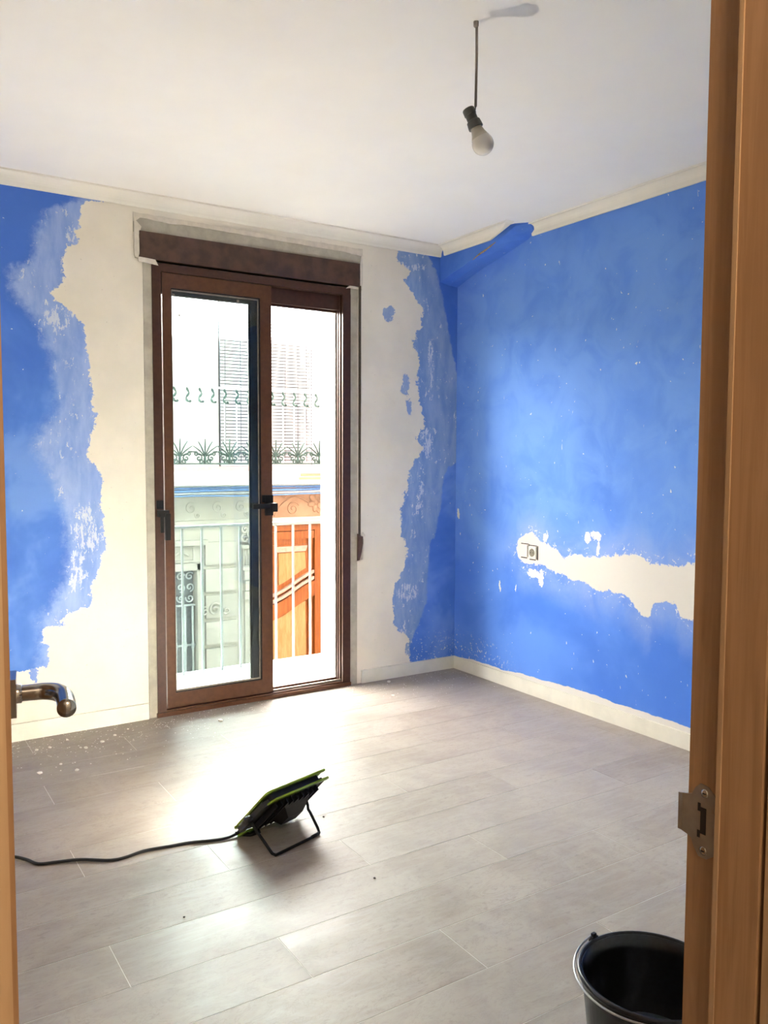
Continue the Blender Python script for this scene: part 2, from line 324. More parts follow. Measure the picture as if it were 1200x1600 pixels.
def alathe(bm, prof, seg=32, mtx=None):
    rings = []
    for rr, z in prof:
        rings.append([bm.verts.new((rr*math.cos(2*math.pi*k/seg), rr*math.sin(2*math.pi*k/seg), z)) for k in range(seg)] if rr > 1e-6 else [bm.verts.new((0, 0, z))])
    if mtx is not None:
        for R in rings:
            for v in R: v.co = mtx @ v.co
    for a, b in zip(rings, rings[1:]):
        for k in range(seg):
            k2 = (k+1) % seg
            if len(a) == 1: bm.faces.new((a[0], b[k2], b[k]))
            elif len(b) == 1: bm.faces.new((a[k], a[k2], b[0]))
            else: bm.faces.new((a[k], a[k2], b[k2], b[k]))
def lathe(name, prof, mat, parent=None, seg=32, mtx=None, smooth=True):
    bm = bmesh.new(); alathe(bm, prof, seg, mtx); return fin(name, bm, mat, parent, smooth=smooth)
def empty(name, loc=(0, 0, 0)):
    o = bpy.data.objects.new(name, None); COL.objects.link(o); o.location = loc; o.empty_display_size = .05; return o
def thing(o, label, cat, group=None, kind=None):
    o['label'] = label; o['category'] = cat
    if group: o['group'] = group
    if kind: o['kind'] = kind
    return o
def struct(o, label, cat): return thing(o, label, cat, kind='structure')
def frame_at(root, o):                                   # keep world-space geometry under an Empty that stands elsewhere
    o.matrix_parent_inverse = Matrix.Translation(-Vector(root.location)); return o
def part(root, o):
    o.parent = root; return frame_at(root, o)

# ================================================================== SETTING
XL = -.45                                                # left wall
YB0, YB1 = .44, .56                                      # door wall, hall face and room face
# floor: grout bed with single planks on it
floor = struct(box('floor', (XL, W, YB1-.14, D, -.12, -.0006), M['grout']), 'greige stone-look plank floor with pale joints', 'floor')
PW, PL, GAP = .213, 1.262, .0024
for k in range(-6, 13):
    y0 = 1.622+PW*k; y1 = min(y0+PW, D)
    if y1 < YB1-.13: continue
    y0 = max(y0, YB1-.14); off = 1.375-.41*k
    i0 = math.floor((XL-off)/PL)
    for i in range(i0, i0+6):
        x0 = max(off+PL*i, XL); x1 = min(off+PL*(i+1), W)
        if x1-x0 < .01 or y1-y0 < .01: continue
        box('plank', (x0+GAP/2, x1-GAP/2, y0+GAP/2, y1-GAP/2, -.011, 0), M['plank'], floor, bevel=.0006, seg=1)
struct(box('ceiling', (XL-.15, W+.15, YB0, 4.43, ZC, ZC+.25), M['ceil']), 'smooth off-white painted ceiling', 'ceiling')

# window wall in two skins: the inner one leaves the wide rendered recess, the outer one the clear opening
wf = struct(boxes('wall_front', [(XL-.15, 1.212, D, D+.075, -.12, ZC), (2.524, W+.15, D, D+.075, -.12, ZC), (1.212, 2.524, D, D+.075, 2.553, ZC), (1.212, 1.250, D, D+.075, -.003, 2.336), (2.4985, 2.524, D, D+.075, -.003, 2.336), (1.212, 2.524, D+.0, D+.075, -.12, -.003)], M['front']),
            'window wall with flaking blue paint and cream filler around balcony door', 'wall')
ext = boxes('outer_skin', [(-14, 1.30, D+.075, 4.43, -2.6, 4.2), (2.405, 16, D+.075, 4.43, -2.6, 4.2), (1.30, 2.405, D+.075, 4.43, 2.33, 4.2), (1.30, 2.405, D+.075, 4.43, -2.6, -.003)], M['ochre'], wf)
boxes('reveal_lining', [(2.393, 2.405, D+.076, 4.435, 0, 2.33), (1.30, 1.312, D+.076, 4.435, 0, 2.33), (1.312, 2.393, D+.076, 4.435, 2.318, 2.33)], M['exterior'], wf)
struct(box('wall_right', (W, W+.15, YB0, D, -.12, ZC), M['right']), 'scuffed blue wall with white filled cable channel', 'wall')
struct(box('wall_left', (XL-.15, XL, YB0, D, -.12, ZC), M['base']), 'cream wall behind the open door', 'wall')
struct(boxes('wall_back', [(XL-1.2, .018, YB0, YB1, -.12, ZC), (.79, W+.15, YB0, YB1, -.12, ZC), (.018, .79, YB0, YB1, 2.075, ZC)], M['hall']), 'cream wall around the doorway', 'wall')
# hall behind the camera
struct(box('floor_hall', (XL-1.2, 2.2, -1.3, YB1-.141, -.12, 0), M['plank']), 'greige hall floor outside the doorway', 'floor')
struct(box('ceiling_hall', (XL-1.2, 2.2, -1.3, YB0, 2.5, 2.6), M['ceil']), 'off-white hall ceiling outside the doorway', 'ceiling')
struct(boxes('wall_hall', [(XL-1.35, XL-1.2, -1.3, YB0, -.12, 2.6), (2.2, 2.35, -1.3, YB0, -.12, 2.6), (XL-1.35, 2.35, -1.45, -1.3, -.12, 2.6)], M['hall']), 'cream hall walls outside the doorway', 'wall')

# sloping boxed-in chase in the corner
XS = 3.094
def soffit():
    bm = bmesh.new()
    sec = [(D, 2.436, 2.416, XS), (3.95, 2.490, 2.488, XS), (3.71, 2.552, 2.535, XS), (3.60, 2.592, 2.560, XS+.012), (3.53, 2.63, 2.575, XS+.03), (3.475, 2.645, 2.60, XS+.075), (3.455, 2.645, 2.64, W-.015)]
    rings = []
    for y, zf, zw, xf in sec:
        rings.append([bm.verts.new(p) for p in ((xf, y, ZC+.01), (xf, y, zf), ((xf+W)/2, y, (zf+zw)/2-.004), (W+.02, y, zw), (W+.02, y, ZC+.01))])
    for a, b in zip(rings, rings[1:]):
        for k in range(5): bm.faces.new((a[k], a[(k+1) % 5], b[(k+1) % 5], b[k]))
    bm.faces.new(rings[0]); bm.faces.new(rings[-1][::-1])
    return fin('wall_soffit', bm, M['blue'])
so = struct(soffit(), 'blue boxed-in sloping chase under the ceiling corner', 'wall')
crack = catmull([(XS-.001, 3.86, 2.508), (XS-.003, 3.80, 2.527), (XS-.001, 3.76, 2.537), (XS-.003, 3.71, 2.549), (XS, 3.66, 2.567)], 4)
tube('crack', crack, [.002+.005*math.sin(math.pi*i/(len(crack)-1))*(.6+.4*random.random()) for i in range(len(crack))], M['crack'], so, 6)

# coving: foot on the wall, soft concave face, thin lip on the ceiling
def cove_prof(n=6):
    p = [(0, H), (.010, H), (.012, H+.008)]
    p += [(.012+.043*(1-math.cos(a)), H+.008+.046*math.sin(a)) for a in [math.pi/2*i/n for i in range(1, n)]]
    return p+[(.058, H+.052), (.060, ZC), (0, ZC)]
def coving(name, axis, a0, a1, at, label):
    pts = cove_prof(); bm = bmesh.new()
    if axis == 'x': aprism(bm, [(at-d, z) for d, z in pts], a0, a1, 0)
    else: aprism(bm, [(at-d, z) for d, z in pts], a0, a1, 1)
    if name == 'trim_3':                                  # dies diagonally against the sloping chase
        for v in bm.verts:
            if v.co.y < a0+.01: v.co.y = 3.70-.20*(v.co.z-H)/(ZC-H)
    return struct(fin(name, bm, M['cove']), label, 'coving')
coving('trim_1', 'x', XL, XS, D, 'cream plaster coving above the balcony door')
coving('trim_2', 'y', YB1, 3.50, W, 'cream plaster coving above the scuffed blue wall')
coving('trim_3', 'y', 3.66, D-.05, XS, 'short cream coving along the boxed-in chase')

# skirting
def skirt(name, b, label):
    return struct(box(name, b, M['base'], bevel=.003), label, 'skirting')
skirt('baseboard_left', (XL, 1.245, D-.013, D, 0, .083), 'cream skirting under the large filled patch beside the door handle')
skirt('baseboard_front', (2.527, W-.0135, D-.013, D, 0, .078), 'short cream skirting between balcony door and corner')
skirt('baseboard_right', (W-.013, W, YB1, D, 0, .078), 'cream skirting along the scuffed blue wall')

# bare render and tape round the recess
mo = struct(boxes('trim_4', [(1.206, 2.530, D-.004, D+.02, 2.462, 2.556), (1.2505, 1.2935, D-.003, D+.06, .0, 2.342), (2.449, 2.4985, D-.003, D+.06, 0, 2.342)], M['mortar'], bevel=.0015), 'bare grey render strip framing the balcony door recess', 'trim')
def strip(pts, y, th, label, seed):
    rg = random.Random(seed); P = [Vector(p) for p in pts]; out = []
    for i, a in enumerate(P):
        b = P[(i+1) % len(P)]; n = max(2, int((b-a).length/.035))
        for k in range(n): out.append(tuple(a.lerp(b, k/n)+Vector((rg.uniform(-1, 1), rg.uniform(-1, 1)))*.0022))
    return thing(prism('masking_tape', out, y-th, y, M['tape']), label, 'tape', 'torn tape strips around the balcony door')
strip([(1.206, 2.51), (1.24, 2.535), (1.42, 2.528), (1.50, 2.535), (2.05, 2.528), (2.42, 2.525), (2.53, 2.515), (2.53, 2.556), (1.206, 2.557)], D-.004, .003, 'long paper tape strip above the brown shutter box', 1)
strip([(1.206, 2.345), (1.225, 2.335), (1.236, 2.37), (1.232, 2.45), (1.243, 2.49), (1.21, 2.53)], D-.004, .006, 'crumpled upright tape piece at the shutter box end beside the big filled patch', 2)
strip([(1.228, 2.318), (1.325, 2.312), (1.312, 2.338), (1.224, 2.342)], D-.011, .004, 'short torn tape flap under the shutter box end beside the big filled patch', 3)
strip([(2.512, 2.34), (2.526, 2.32), (2.53, 2.45), (2.528, 2.535), (2.515, 2.50), (2.51, 2.43)], D-.004, .006, 'crumpled upright tape piece at the shutter box end above the strap', 4)
strip([(2.415, 2.318), (2.44, 2.322), (2.496, 2.322), (2.498, 2.336), (2.44, 2.338)], D-.011, .004, 'short torn tape flap under the shutter box end above the strap', 5)

# ------------------------------------------------------------------ balcony door
wn = struct(empty('window_1', (1.87, D, 0)), 'brown aluminium sliding balcony door with one leaf slid open', 'balcony door')
def wp(o): return part(wn, o)
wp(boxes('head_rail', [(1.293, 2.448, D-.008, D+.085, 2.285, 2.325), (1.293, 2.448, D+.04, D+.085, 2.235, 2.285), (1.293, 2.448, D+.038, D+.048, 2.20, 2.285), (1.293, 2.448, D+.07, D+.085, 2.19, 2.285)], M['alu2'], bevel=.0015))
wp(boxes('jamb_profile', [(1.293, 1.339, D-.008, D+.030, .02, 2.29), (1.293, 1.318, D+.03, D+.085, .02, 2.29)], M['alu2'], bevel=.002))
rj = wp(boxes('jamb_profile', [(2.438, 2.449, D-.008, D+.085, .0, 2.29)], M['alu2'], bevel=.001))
for yy, dd in ((D-.008, .012), (D+.026, .012), (D+.052, .010), (D+.073, .012)):
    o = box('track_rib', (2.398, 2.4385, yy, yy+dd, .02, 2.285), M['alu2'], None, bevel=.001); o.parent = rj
o = box('steel_track', (2.404, 2.4375, D+.038, D+.050, .02, 2.285), M['mauve']); o.parent = rj
wp(boxes('sill_track', [(1.288, 2.449, D-.018, D+.075, 0, .022), (1.293, 2.44, D-.006, D+.0, .02, .030), (1.293, 2.44, D+.034, D+.040, .02, .036), (1.293, 2.44, D+.062, D+.075, .02, .040)], M['alu'], bevel=.001))
wp(box('steel_rail', (1.96, 2.40, D+.014, D+.022, .02, .040), M['steel']))
wp(box('shutter_box', (1.233, 2.508, D-.014, D+.03, 2.338, 2.470), M['box'], bevel=.003))
def sash(x0, x1, y0, y1, z0, z1, sl, sr, st, sb, mat):
    s = wp(boxes('sash', [(x0, x0+sl, y0, y1, z0, z1), (x1-sr, x1, y0, y1, z0, z1), (x0+sl, x1-sr, y0, y1, z1-st, z1), (x0+sl, x1-sr, y0, y1, z0, z0+sb)], mat, bevel=.002))
    def sp(o): o.parent = s; return o
    a, b, c, d = x0+sl, x1-sr, z0+sb, z1-st
    sp(boxes('gasket', [(a, a+.004, y0+.004, y1-.004, c, d), (b-.006, b, y0+.004, y1-.004, c, d), (a, b, y0+.004, y1-.004, d-.005, d), (a, b, y0+.004, y1-.004, c, c+.005)], M['black']))
    sp(boxes('spacer_bar', [(a+.004, a+.009, y0+.011, y1-.011, c, d), (b-.011, b-.006, y0+.011, y1-.011, c, d), (a, b, y0+.011, y1-.011, d-.012, d-.005), (a, b, y0+.011, y1-.011, c+.005, c+.013)], M['steel']))
    sp(box('glass_pane', (a+.002, b-.002, (y0+y1)/2-.002, (y0+y1)/2+.002, c+.002, d-.002), M['glass']))
    return s
s1 = sash(1.348, 1.953, D+.002, D+.032, .035, 2.283, .045, .066, .073, .077, M['alu'])
s2 = sash(1.366, 1.894, D+.042, D+.068, .042, 2.24, .022, .046, .05, .05, M['alud'])  # rear sash near-black: unlit brown aluminium, its shading put into the colour
for cx, cz, a in ((1.41, 2.178, 0), (1.441, 2.078, .7), (1.763, 2.183, .1)):
    o = prism('tape_scrap', [(cx+.009*math.cos(a+t), cz+.009*math.sin(a+t)) for t in (.8, 2.35, 3.9, 5.5)], D+.0125, D+.0148, M['steel']); o.parent = s1
def sp(o): o.parent = s1; return o
h1 = sp(boxes('latch_handle', [(1.80+.018, 1.956, D-.050, D-.034, 1.070, 1.097), (1.918, 1.960, D-.052, D-.0, 1.052, 1.099), (1.906, 1.952, D-.012, D+.003, 1.030, 1.140)], M['black'], bevel=.003))
sp(boxes('latch_keep', [(1.889, 1.951, D-.010, D+.003, 1.103, 1.143)], M['black'], bevel=.002))
h2 = wp(boxes('jamb_latch', [(1.300, 1.336, D-.014, D-.006, 1.085, 1.128), (1.302, 1.357, D-.042, D-.010, 1.045, 1.078), (1.335, 1.360, D-.048, D-.028, .925, 1.062), (1.319, 1.336, D-.02, D-.006, .962, 1.05)], M['black'], bevel=.003))
# shutter strap and winder beside the recess
ws = thing(empty('shutter_strap', (2.509, D, .74)), 'brown roller shutter strap running down to its wall winder', 'shutter strap')
part(ws, box('strap', (2.502, 2.517, D-.012, D-.009, .885, 2.345), M['strap'], None))
part(ws, prism('winder_box', [(2.497, .742), (2.510, .745), (2.521, .79), (2.531, .845), (2.529, .872), (2.520, .888), (2.497, .902)], D-.016, D-.0, M['winder'], bevel=.002))
part(ws, box('strap_guide', (2.500, 2.526, D-.024, D-.012, .868, .886), M['winder'], bevel=.002))
part(ws, prism('paper_collar', [(2.527, .905), (2.534, .910), (2.549, .893), (2.546, .884)], D-.012, D-.008, M['tape']))
part(ws, prism('paper_collar', [(2.538, .87), (2.533, .80), (2.528, .745), (2.538, .746), (2.542, .81)], D-.010, D-.001, M['tape']))
part(ws, prism('paper_collar', [(2.486, .733), (2.515, .737), (2.522, .748), (2.500, .744)], D-.014, D-.001, M['tape']))

# ------------------------------------------------------------------ wall socket
so_ = thing(empty('wall_socket', (W, 3.49, .80)), 'double wall socket without cover plate in the white filler', 'socket')
def modu(yc, zc, sgn):
    bm = bmesh.new(); hw, hh = .030, .034
    abox(bm, W-.011, W+.0, yc-hw, yc+hw, zc-hh, zc+hh); return bm
for yc, kind in ((3.529, 'blank'), (3.458, 'socket')):
    zc = .822 if kind == 'blank' else .817
    part(so_, boxes('wall_box_edge', [(W-.002, W, yc-.038, yc-.0335, zc-.04, zc+.04), (W-.002, W, yc+.0335, yc+.038, zc-.03, zc+.03), (W-.002, W, yc-.03, yc+.03, zc+.038, zc+.042), (W-.002, W, yc-.02, yc+.03, zc-.043, zc-.038)], M['dark']))
    mod = part(so_, fin(kind+'_module', modu(yc, zc, 1), M['white'], bevel=.003))
    if kind == 'socket':
        R = Matrix.Translation((W-.0112, yc, zc)) @ Matrix.Rotation(-math.pi/2, 4, 'Y')
        w = lathe('socket_well', [(.0225, .0012), (.0225, .0), (.021, -.0), (0, .0004)], M['sockin'], None, 24, R); w.parent = mod
        for dy in (-.0095, .0095):
            q = lathe('pin_hole', [(.003, .0012), (.003, .0016), (0, .0016)], M['dark'], None, 12, Matrix.Translation((W-.0112, yc+dy, zc)) @ Matrix.Rotation(-math.pi/2, 4, 'Y')); q.parent = mod
        q = box('earth_clip', (W-.0145, W-.0112, yc-.002, yc+.002, zc+.014, zc+.024), M['steel']); q.parent = mod

# ------------------------------------------------------------------ doorway
fr = struct(empty('trim_5', (.757, .5, 0)), 'oak door frame with strike plate at the room doorway', 'door frame')
def dp(o): return part(fr, o)
dp(box('hinge_jamb', (.019, .0554, YB0, YB1, 0, 2.045), M['oak'], bevel=.002))
dp(box('hinge_stop', (.0554, .0670, .472, .5185, 0, 2.033), M['oak'], bevel=.002))
lj = dp(box('latch_jamb', (.757, .789, YB0, YB1, 0, 2.045), M['oak'], bevel=.002))
dp(box('latch_stop', (.7455, .757, .4675, .5185, 0, 2.033), M['oak'], bevel=.004))
dp(box('stop_highlight', (.7435, .7455, .5125, .5175, 0, 2.033), M['oakl'], bevel=.0008))  # pale strip painting a highlight along the rounded stop edge
dp(box('head_jamb', (.019, .789, YB0, YB1, 2.045, 2.074), M['oak']))
dp(box('architrave', (-.045, .058, YB0-.014, YB0, 0, 2.12), M['oakl'], bevel=.003))
dp(box('architrave', (.7475, .85, YB0-.014, YB0+.0225, 0, 2.12), M['oakl'], bevel=.004))
dp(box('architrave', (.058, .7475, YB0-.014, YB0, 2.05, 2.12), M['oakl'], bevel=.003))
st = part(fr, prism('strike_plate', [(.5445, 1.002), (.5345, 1.001), (.5265, .994), (.5225, .986), (.5225, .938), (.5265, .928), (.5345, .922), (.5445, .922), (.5505, .930), (.5545, .939), (.5600, .941), (.5690, .943), (.5690, .984), (.5600, .986), (.5545, .988), (.5505, .996)], .7552, .7572, M['steel'], ax=0, bevel=.0006))
def sb(o): o.parent = st; return frame_at(fr, o) if False else o
for b in ((.7548, .7553, .5360, .5430, .948, .977), (.7548, .7553, .5430, .5465, .943, .951), (.7548, .7553, .5430, .5465, .972, .981)): box('bolt_slot', b, M['dark'], st)
box('latch_lip', (.7545, .7565, .566, .571, .943, .984), M['steel'], st, bevel=.0008)
prism('latch_tongue', [(.5235, .950), (.532, .946), (.535, .955), (.535, .972), (.529, .977), (.5235, .974)], .7542, .7552, M['steel'], st, ax=0)
for zz in (.993, .930):
    Rm = Matrix.Translation((.7552, .5385, zz)) @ Matrix.Rotation(-math.pi/2, 4, 'Y')
    lathe('screw', [(.0048, 0), (.0048, .0004), (.003, .001), (0, .0012)], M['chrome'], st, 14, Rm)
    box('screw_slot', (.7538, .7541, .5365, .5405, zz-.0006, zz+.0006), M['dark'], st)
# open leaf, seen edge-on past the hinge jamb
ang = math.atan2(.175, 1.0)
leaf = struct(box('door_1', (-.038, 0, 0, .695, .008, 2.028), M['oak2'], bevel=.002), 'oak door leaf swung open beside the hinge jamb', 'door')
leaf.location = (.0580, .568, 0); leaf.rotation_euler = (0, 0, -ang)
hd = box('door_handle', (0, .0095, .612, .664, 1.003, 1.055), M['chrome'], leaf, bevel=.002)
hd['label'] = 'brushed nickel lever door handle on square rose'
HS, HZ = .638, 1.029
bm = bmesh.new()
neck = catmull([(.004, HS, HZ), (.030, HS, HZ), (.046, HS-.001, HZ), (.060, HS-.012, HZ), (.068, HS-.032, HZ-.001), (.070, HS-.060, HZ-.002), (.070, HS-.085, HZ-.003)], 6)
atube(bm, neck, [.0105+.0015*min(1, i/18) for i in range(len(neck))], 20)
fin('lever', bm, M['chrome'], hd, smooth=True)
lathe('neck_collar', [(.013, 0), (.013, .006), (.0105, .007)], M['chrome'], hd, 20, Matrix.Translation((.0095, HS, HZ)) @ Matrix.Rotation(math.pi/2, 4, 'Y'))

# unseen lamp added behind the camera to light the door frame
hl = thing(empty('added_hall_light', (.35, -.45, 2.5)), 'added unseen hall lamp that lights the door frame', 'lamp')
part(hl, lathe('shade', [(.0, -.05), (.09, -.045), (.12, -.02), (.125, 0)], emit('added_lamp_opal', (1, .86, .68), 1.5), None, 24, Matrix.Translation((.35, -.45, 2.5))))
ld = bpy.data.lights.new('added_hall_fill', 'POINT'); ld.energy = HALL_FILL_W; ld.color = (1, .80, .58); ld.shadow_soft_size = .1
lo = bpy.data.objects.new('added_hall_fill', ld); COL.objects.link(lo); lo.location = (0, 0, -.16); lo.parent = hl

# ================================================================== THINGS
# ------------------------------------------------------------------ work light
U, V = Vector((.955, .298, 0)).normalized(), Vector((.298, -.955, 0)).normalized()
wl = thing(empty('work_light', (1.105, 2.694, 0)), 'lime green and black floodlight on folding floor stand with cable', 'work light')
wl.rotation_euler = (0, 0, math.atan2(U.y, U.x))
# local frame: x along the panel, -y towards the doorway, z up. panel frame: p = along panel, n = lit side
th = math.radians(45.5); PWD, PLN = .272, .244
Bs = Matrix(((1, 0, 0, 0), (0, -math.cos(th), math.sin(th), 0), (0, math.sin(th), math.cos(th), .030), (0, 0, 0, 1)))      # (x, s, n) -> lamp local
def rrect(x0, x1, y0, y1, rad, n=5):
    out = []
    for cx, cy, a0 in ((x1-rad, y1-rad, 0), (x0+rad, y1-rad, 90), (x0+rad, y0+rad, 180), (x1-rad, y0+rad, 270)):
        out += [(cx+rad*math.cos(math.radians(a0+90*k/n)), cy+rad*math.sin(math.radians(a0+90*k/n))) for k in range(n+1)]
    return out
def pr(name, pts, n0, n1, mat, par=wl, bevel=0.0):
    bm = bmesh.new(); aprism(bm, pts, n0, n1, 2, Bs); return fin(name, bm, mat, par, bevel=bevel)
def rail(name, s0, n0, flip, x0=-.006, x1=PWD+.010):
    # green guard rail: a long flat bar with rounded, slightly flared ends
    e = 1 if not flip else -1
    pts = [(x0, s0-e*.020), (x0+.006, s0-e*.006), (x0+.028, s0+e*.006), (x1-.028, s0+e*.006), (x1-.004, s0+e*.004), (x1, s0-e*.004), (x1-.006, s0-e*.012), (x1-.03, s0-e*.010), (x0+.034, s0-e*.010), (x0+.014, s0-e*.022)]
    bm = bmesh.new(); aprism(bm, pts, n0, n0+.006, 2, Bs); return fin(name, bm, M['green'], wl, bevel=.0018)
hs = pr('housing', rrect(.016, PWD-.016, .034, PLN-.014, .012), -.030, -.002, M['finb'], bevel=.002)
fp = pr('front_plate', rrect(0, PWD, .004, PLN, .02), -.002, .005, M['green'], bevel=.001)
pr('lens', rrect(.03, PWD-.03, .03, PLN-.03, .006), .005, .0065, emit('lit_led_panel', (1, .93, .78), 2.0), fp)
rail('guard_rail', PLN+.004, -.004, False); rail('guard_rail', PLN+.000, -.034, False)
rail('guard_rail', .000, -.004, True, -.012, PWD*.75); pr('guard_rail', [(-.012, .012), (-.004, -.004), (.02, -.010), (PWD*.80, -.006), (PWD*.84, .004), (PWD*.80, .016), (.05, .016), (.01, .022)], -.034, -.027, M['green'], bevel=.0018)
for k in range(9):                                        # cooling fins
    x = .036+k*.025
    pr('cooling_fin', [(x-.0022, .045), (x+.0022, .045), (x+.0022, PLN-.03), (x-.0022, PLN-.03)], -.050, -.030, M['finb'], hs)
bm = bmesh.new(); v0 = []
for n, q in ((-.030, (.07, PWD-.05, .075, .205)), (-.056, (.095, PWD-.065, .085, .175)), (-.078, (.115, PWD-.085, .088, .140))):
    v0.append([bm.verts.new(Bs @ Vector((x, s, n))) for x, s in ((q[0], q[2]), (q[1], q[2]), (q[1], q[3]), (q[0], q[3]))])
for a, b in zip(v0, v0[1:]):
    for k in range(4): bm.faces.new((a[k], a[(k+1) % 4], b[(k+1) % 4], b[k]))
bm.faces.new(v0[0][::-1]); bm.faces.new(v0[-1]); fin('driver_box', bm, M['finb'], wl, bevel=.004)
for sx in (0, 1):                                         # side brackets
    x0, x1 = (-.012, .016) if sx == 0 else (PWD-.016, PWD+.006)
    pr('side_bracket', [(x0, .03), (x1, .02), (x1, PLN-.03), (x0+.004, PLN-.035)], -.030, -.012, M['grey'], bevel=.003)
pv = Bs @ Vector((0, .118, -.022))
for x in (-.018, PWD-.018):
    sgn = -1 if x < 0 else 1
    kb = Matrix.Translation((x-.004, pv.y, pv.z)) @ Matrix.Rotation(math.pi/2, 4, 'Y')
    kn = lathe('pivot_knob', [(0, -.012), (.011, -.012), (.0125, -.008), (.0125, .008), (.011, .012), (0, .012)], M['grey'], wl, 16, kb)
stp = [(-.016, pv.y, pv.z), (-.016, -.130, .074), (-.016, -.135, .064), (-.016, -.150, .056), (-.016, -.214, .012), (-.008, -.2215, .006), (.02, -.2215, .0055), (.185, -.2215, .0055), (.206, -.218, .008), (.212, -.205, .018), (.228, -.150, .056), (.231, -.137, .062), (.236, -.130, .074), (PWD-.020, pv.y, pv.z)]
tube('stand', stp, .0052, M['black'], wl, 10)
tube('stand_foot', [(.165, -.2215, .0062), (.203, -.2190, .0072)], .0062, M['black'], wl, 10)
tube('cable_gland', [Bs @ Vector((.07, .028, -.05)), Bs @ Vector((.04, .006, -.045)), Vector((.0, -.0, .012))], [.009, .008, .006], M['black'], wl, 10)
RW = wl.rotation_euler.to_matrix().to_4x4(); inv = (Matrix.Translation(wl.location) @ RW).inverted()
cord = [inv @ Vector(p) for p in ((1.13, 2.70, .018), (1.105, 2.690, .010), (1.07, 2.688, .006), (1.02, 2.70, .0055), (.95, 2.725, .0055), (.89, 2.734, .0055), (.80, 2.748, .006), (.73, 2.737, .0055), (.68, 2.745, .0055), (.60, 2.80, .006), (.53, 2.825, .006), (.475, 2.846, .0055), (.445, 2.90, .006), (.40, 2.95, .006), (.30, 2.98, .0055), (.10, 3.0, .0055))]
tube('power_cord', catmull(cord, 6), .0052, M['rubber'], wl, 8)
al = bpy.data.lights.new('led_chip', 'AREA'); al.shape = 'SQUARE'; al.size = .07; al.energy = LAMP_W; al.color = (1, .91, .76)
ao = bpy.data.objects.new('led_chip', al); COL.objects.link(ao); ao.parent = wl
ao.matrix_local = Bs @ Matrix.Translation((PWD/2, PLN/2, .012)) @ Matrix.Rotation(math.pi, 4, 'X')

# ------------------------------------------------------------------ bare bulb
pb = thing(empty('pendant_bulb', (1.605, 1.996, ZC)), 'bare opal light bulb in grey holder hanging on flex', 'light bulb')
part(pb, lathe('ceiling_stub', [(0, 0), (.008, 0), (.008, -.012), (.005, -.016), (0, -.016)], M['flex'], None, 14, Matrix.Translation((1.603, 1.997, ZC))))
part(pb, tube('flex', [(1.605, 1.996, ZC-.01), (1.606, 1.996, 2.55), (1.604, 1.996, 2.40)], .0042, M['flex'], None, 10))
part(pb, tube('bare_wire', catmull([(1.604, 1.996, 2.402), (1.602, 1.997, 2.385), (1.597, 1.999, 2.37), (1.588, 2.004, 2.366)], 5), .0018, M['holder'], None, 8))
ax = Vector((.046, -.030, -.123)).normalized()
q = Vector((0, 0, 1)).rotation_difference(ax).to_matrix().to_4x4()
Q = Matrix.Translation((1.583, 2.006, 2.392)) @ q
hm = part(pb, lathe('lamp_holder', [(0, 0), (.0165, 0), (.0185, .003), (.0185, .019), (.0165, .020), (.0165, .036), (.0205, .040), (.0225, .058), (.0225, .0605), (.0, .0605)], M['holder'], None, 28, Q, False))
part(pb, lathe('bulb_collar', [(.016, .058), (.0175, .066), (.021, .078), (.0275, .0925), (.0275, .0925)], M['bulbn'], None, 32, Q))
R0, c0 = .0325, .112
gp = [(.0275, .0925)] + [(R0*math.cos(a), c0+R0*math.sin(a)) for a in [math.radians(-32+122*k/14) for k in range(15)]]
part(pb, lathe('bulb_globe', gp, M['bulbg'], None, 32, Q))

# ------------------------------------------------------------------ bucket
BC, BR, BH = Vector((1.37, 1.088, 0)), .1515, .28
bk = thing(empty('bucket', BC), 'black plastic builders bucket with wire handle by the door frame', 'bucket')
lathe('body', [(0, 0), (.112, 0), (.116, .006), (BR-.010, BH-.036), (BR-.008, BH-.034), (BR-.006, BH-.002), (BR-.009, BH-.002), (BR-.013, BH-.035), (.112, .008), (0, .008)], M['bucket'], bk, 64)
tube('rim', [(BR*math.cos(a)-.002*math.cos(a), BR*math.sin(a)-.002*math.sin(a), BH-.003) for a in [2*math.pi*k/64 for k in range(64)]], .0055, M['bucket'], bk, 8, True)
la = math.radians(93)
for a in (la, la+math.pi):
    lg = boxes('handle_lug', [(-.010, .010, -.002, .008, -.028, .004), (-.005, .005, -.001, .006, .004, .011)], M['bucket'], bk, bevel=.002)
    lg.location = ((BR+.002)*math.cos(a), (BR+.002)*math.sin(a), BH); lg.rotation_euler = (0, 0, a-math.pi/2)
hp = [((BR+.0085)*math.cos(la+math.pi*k/40), (BR+.0085)*math.sin(la+math.pi*k/40), BH+.004-.014*math.sin(math.pi*k/40)) for k in range(41)]
tube('wire_handle', hp, .0022, M['wire'], bk, 8)
thing(lathe('plaster_water', [(0, .112), (.1215, .112), (.1205, .104), (0, .104)], M['mix'], None, 48, Matrix.Translation(BC)), 'pale grey plaster water standing in the black bucket', 'plaster water')

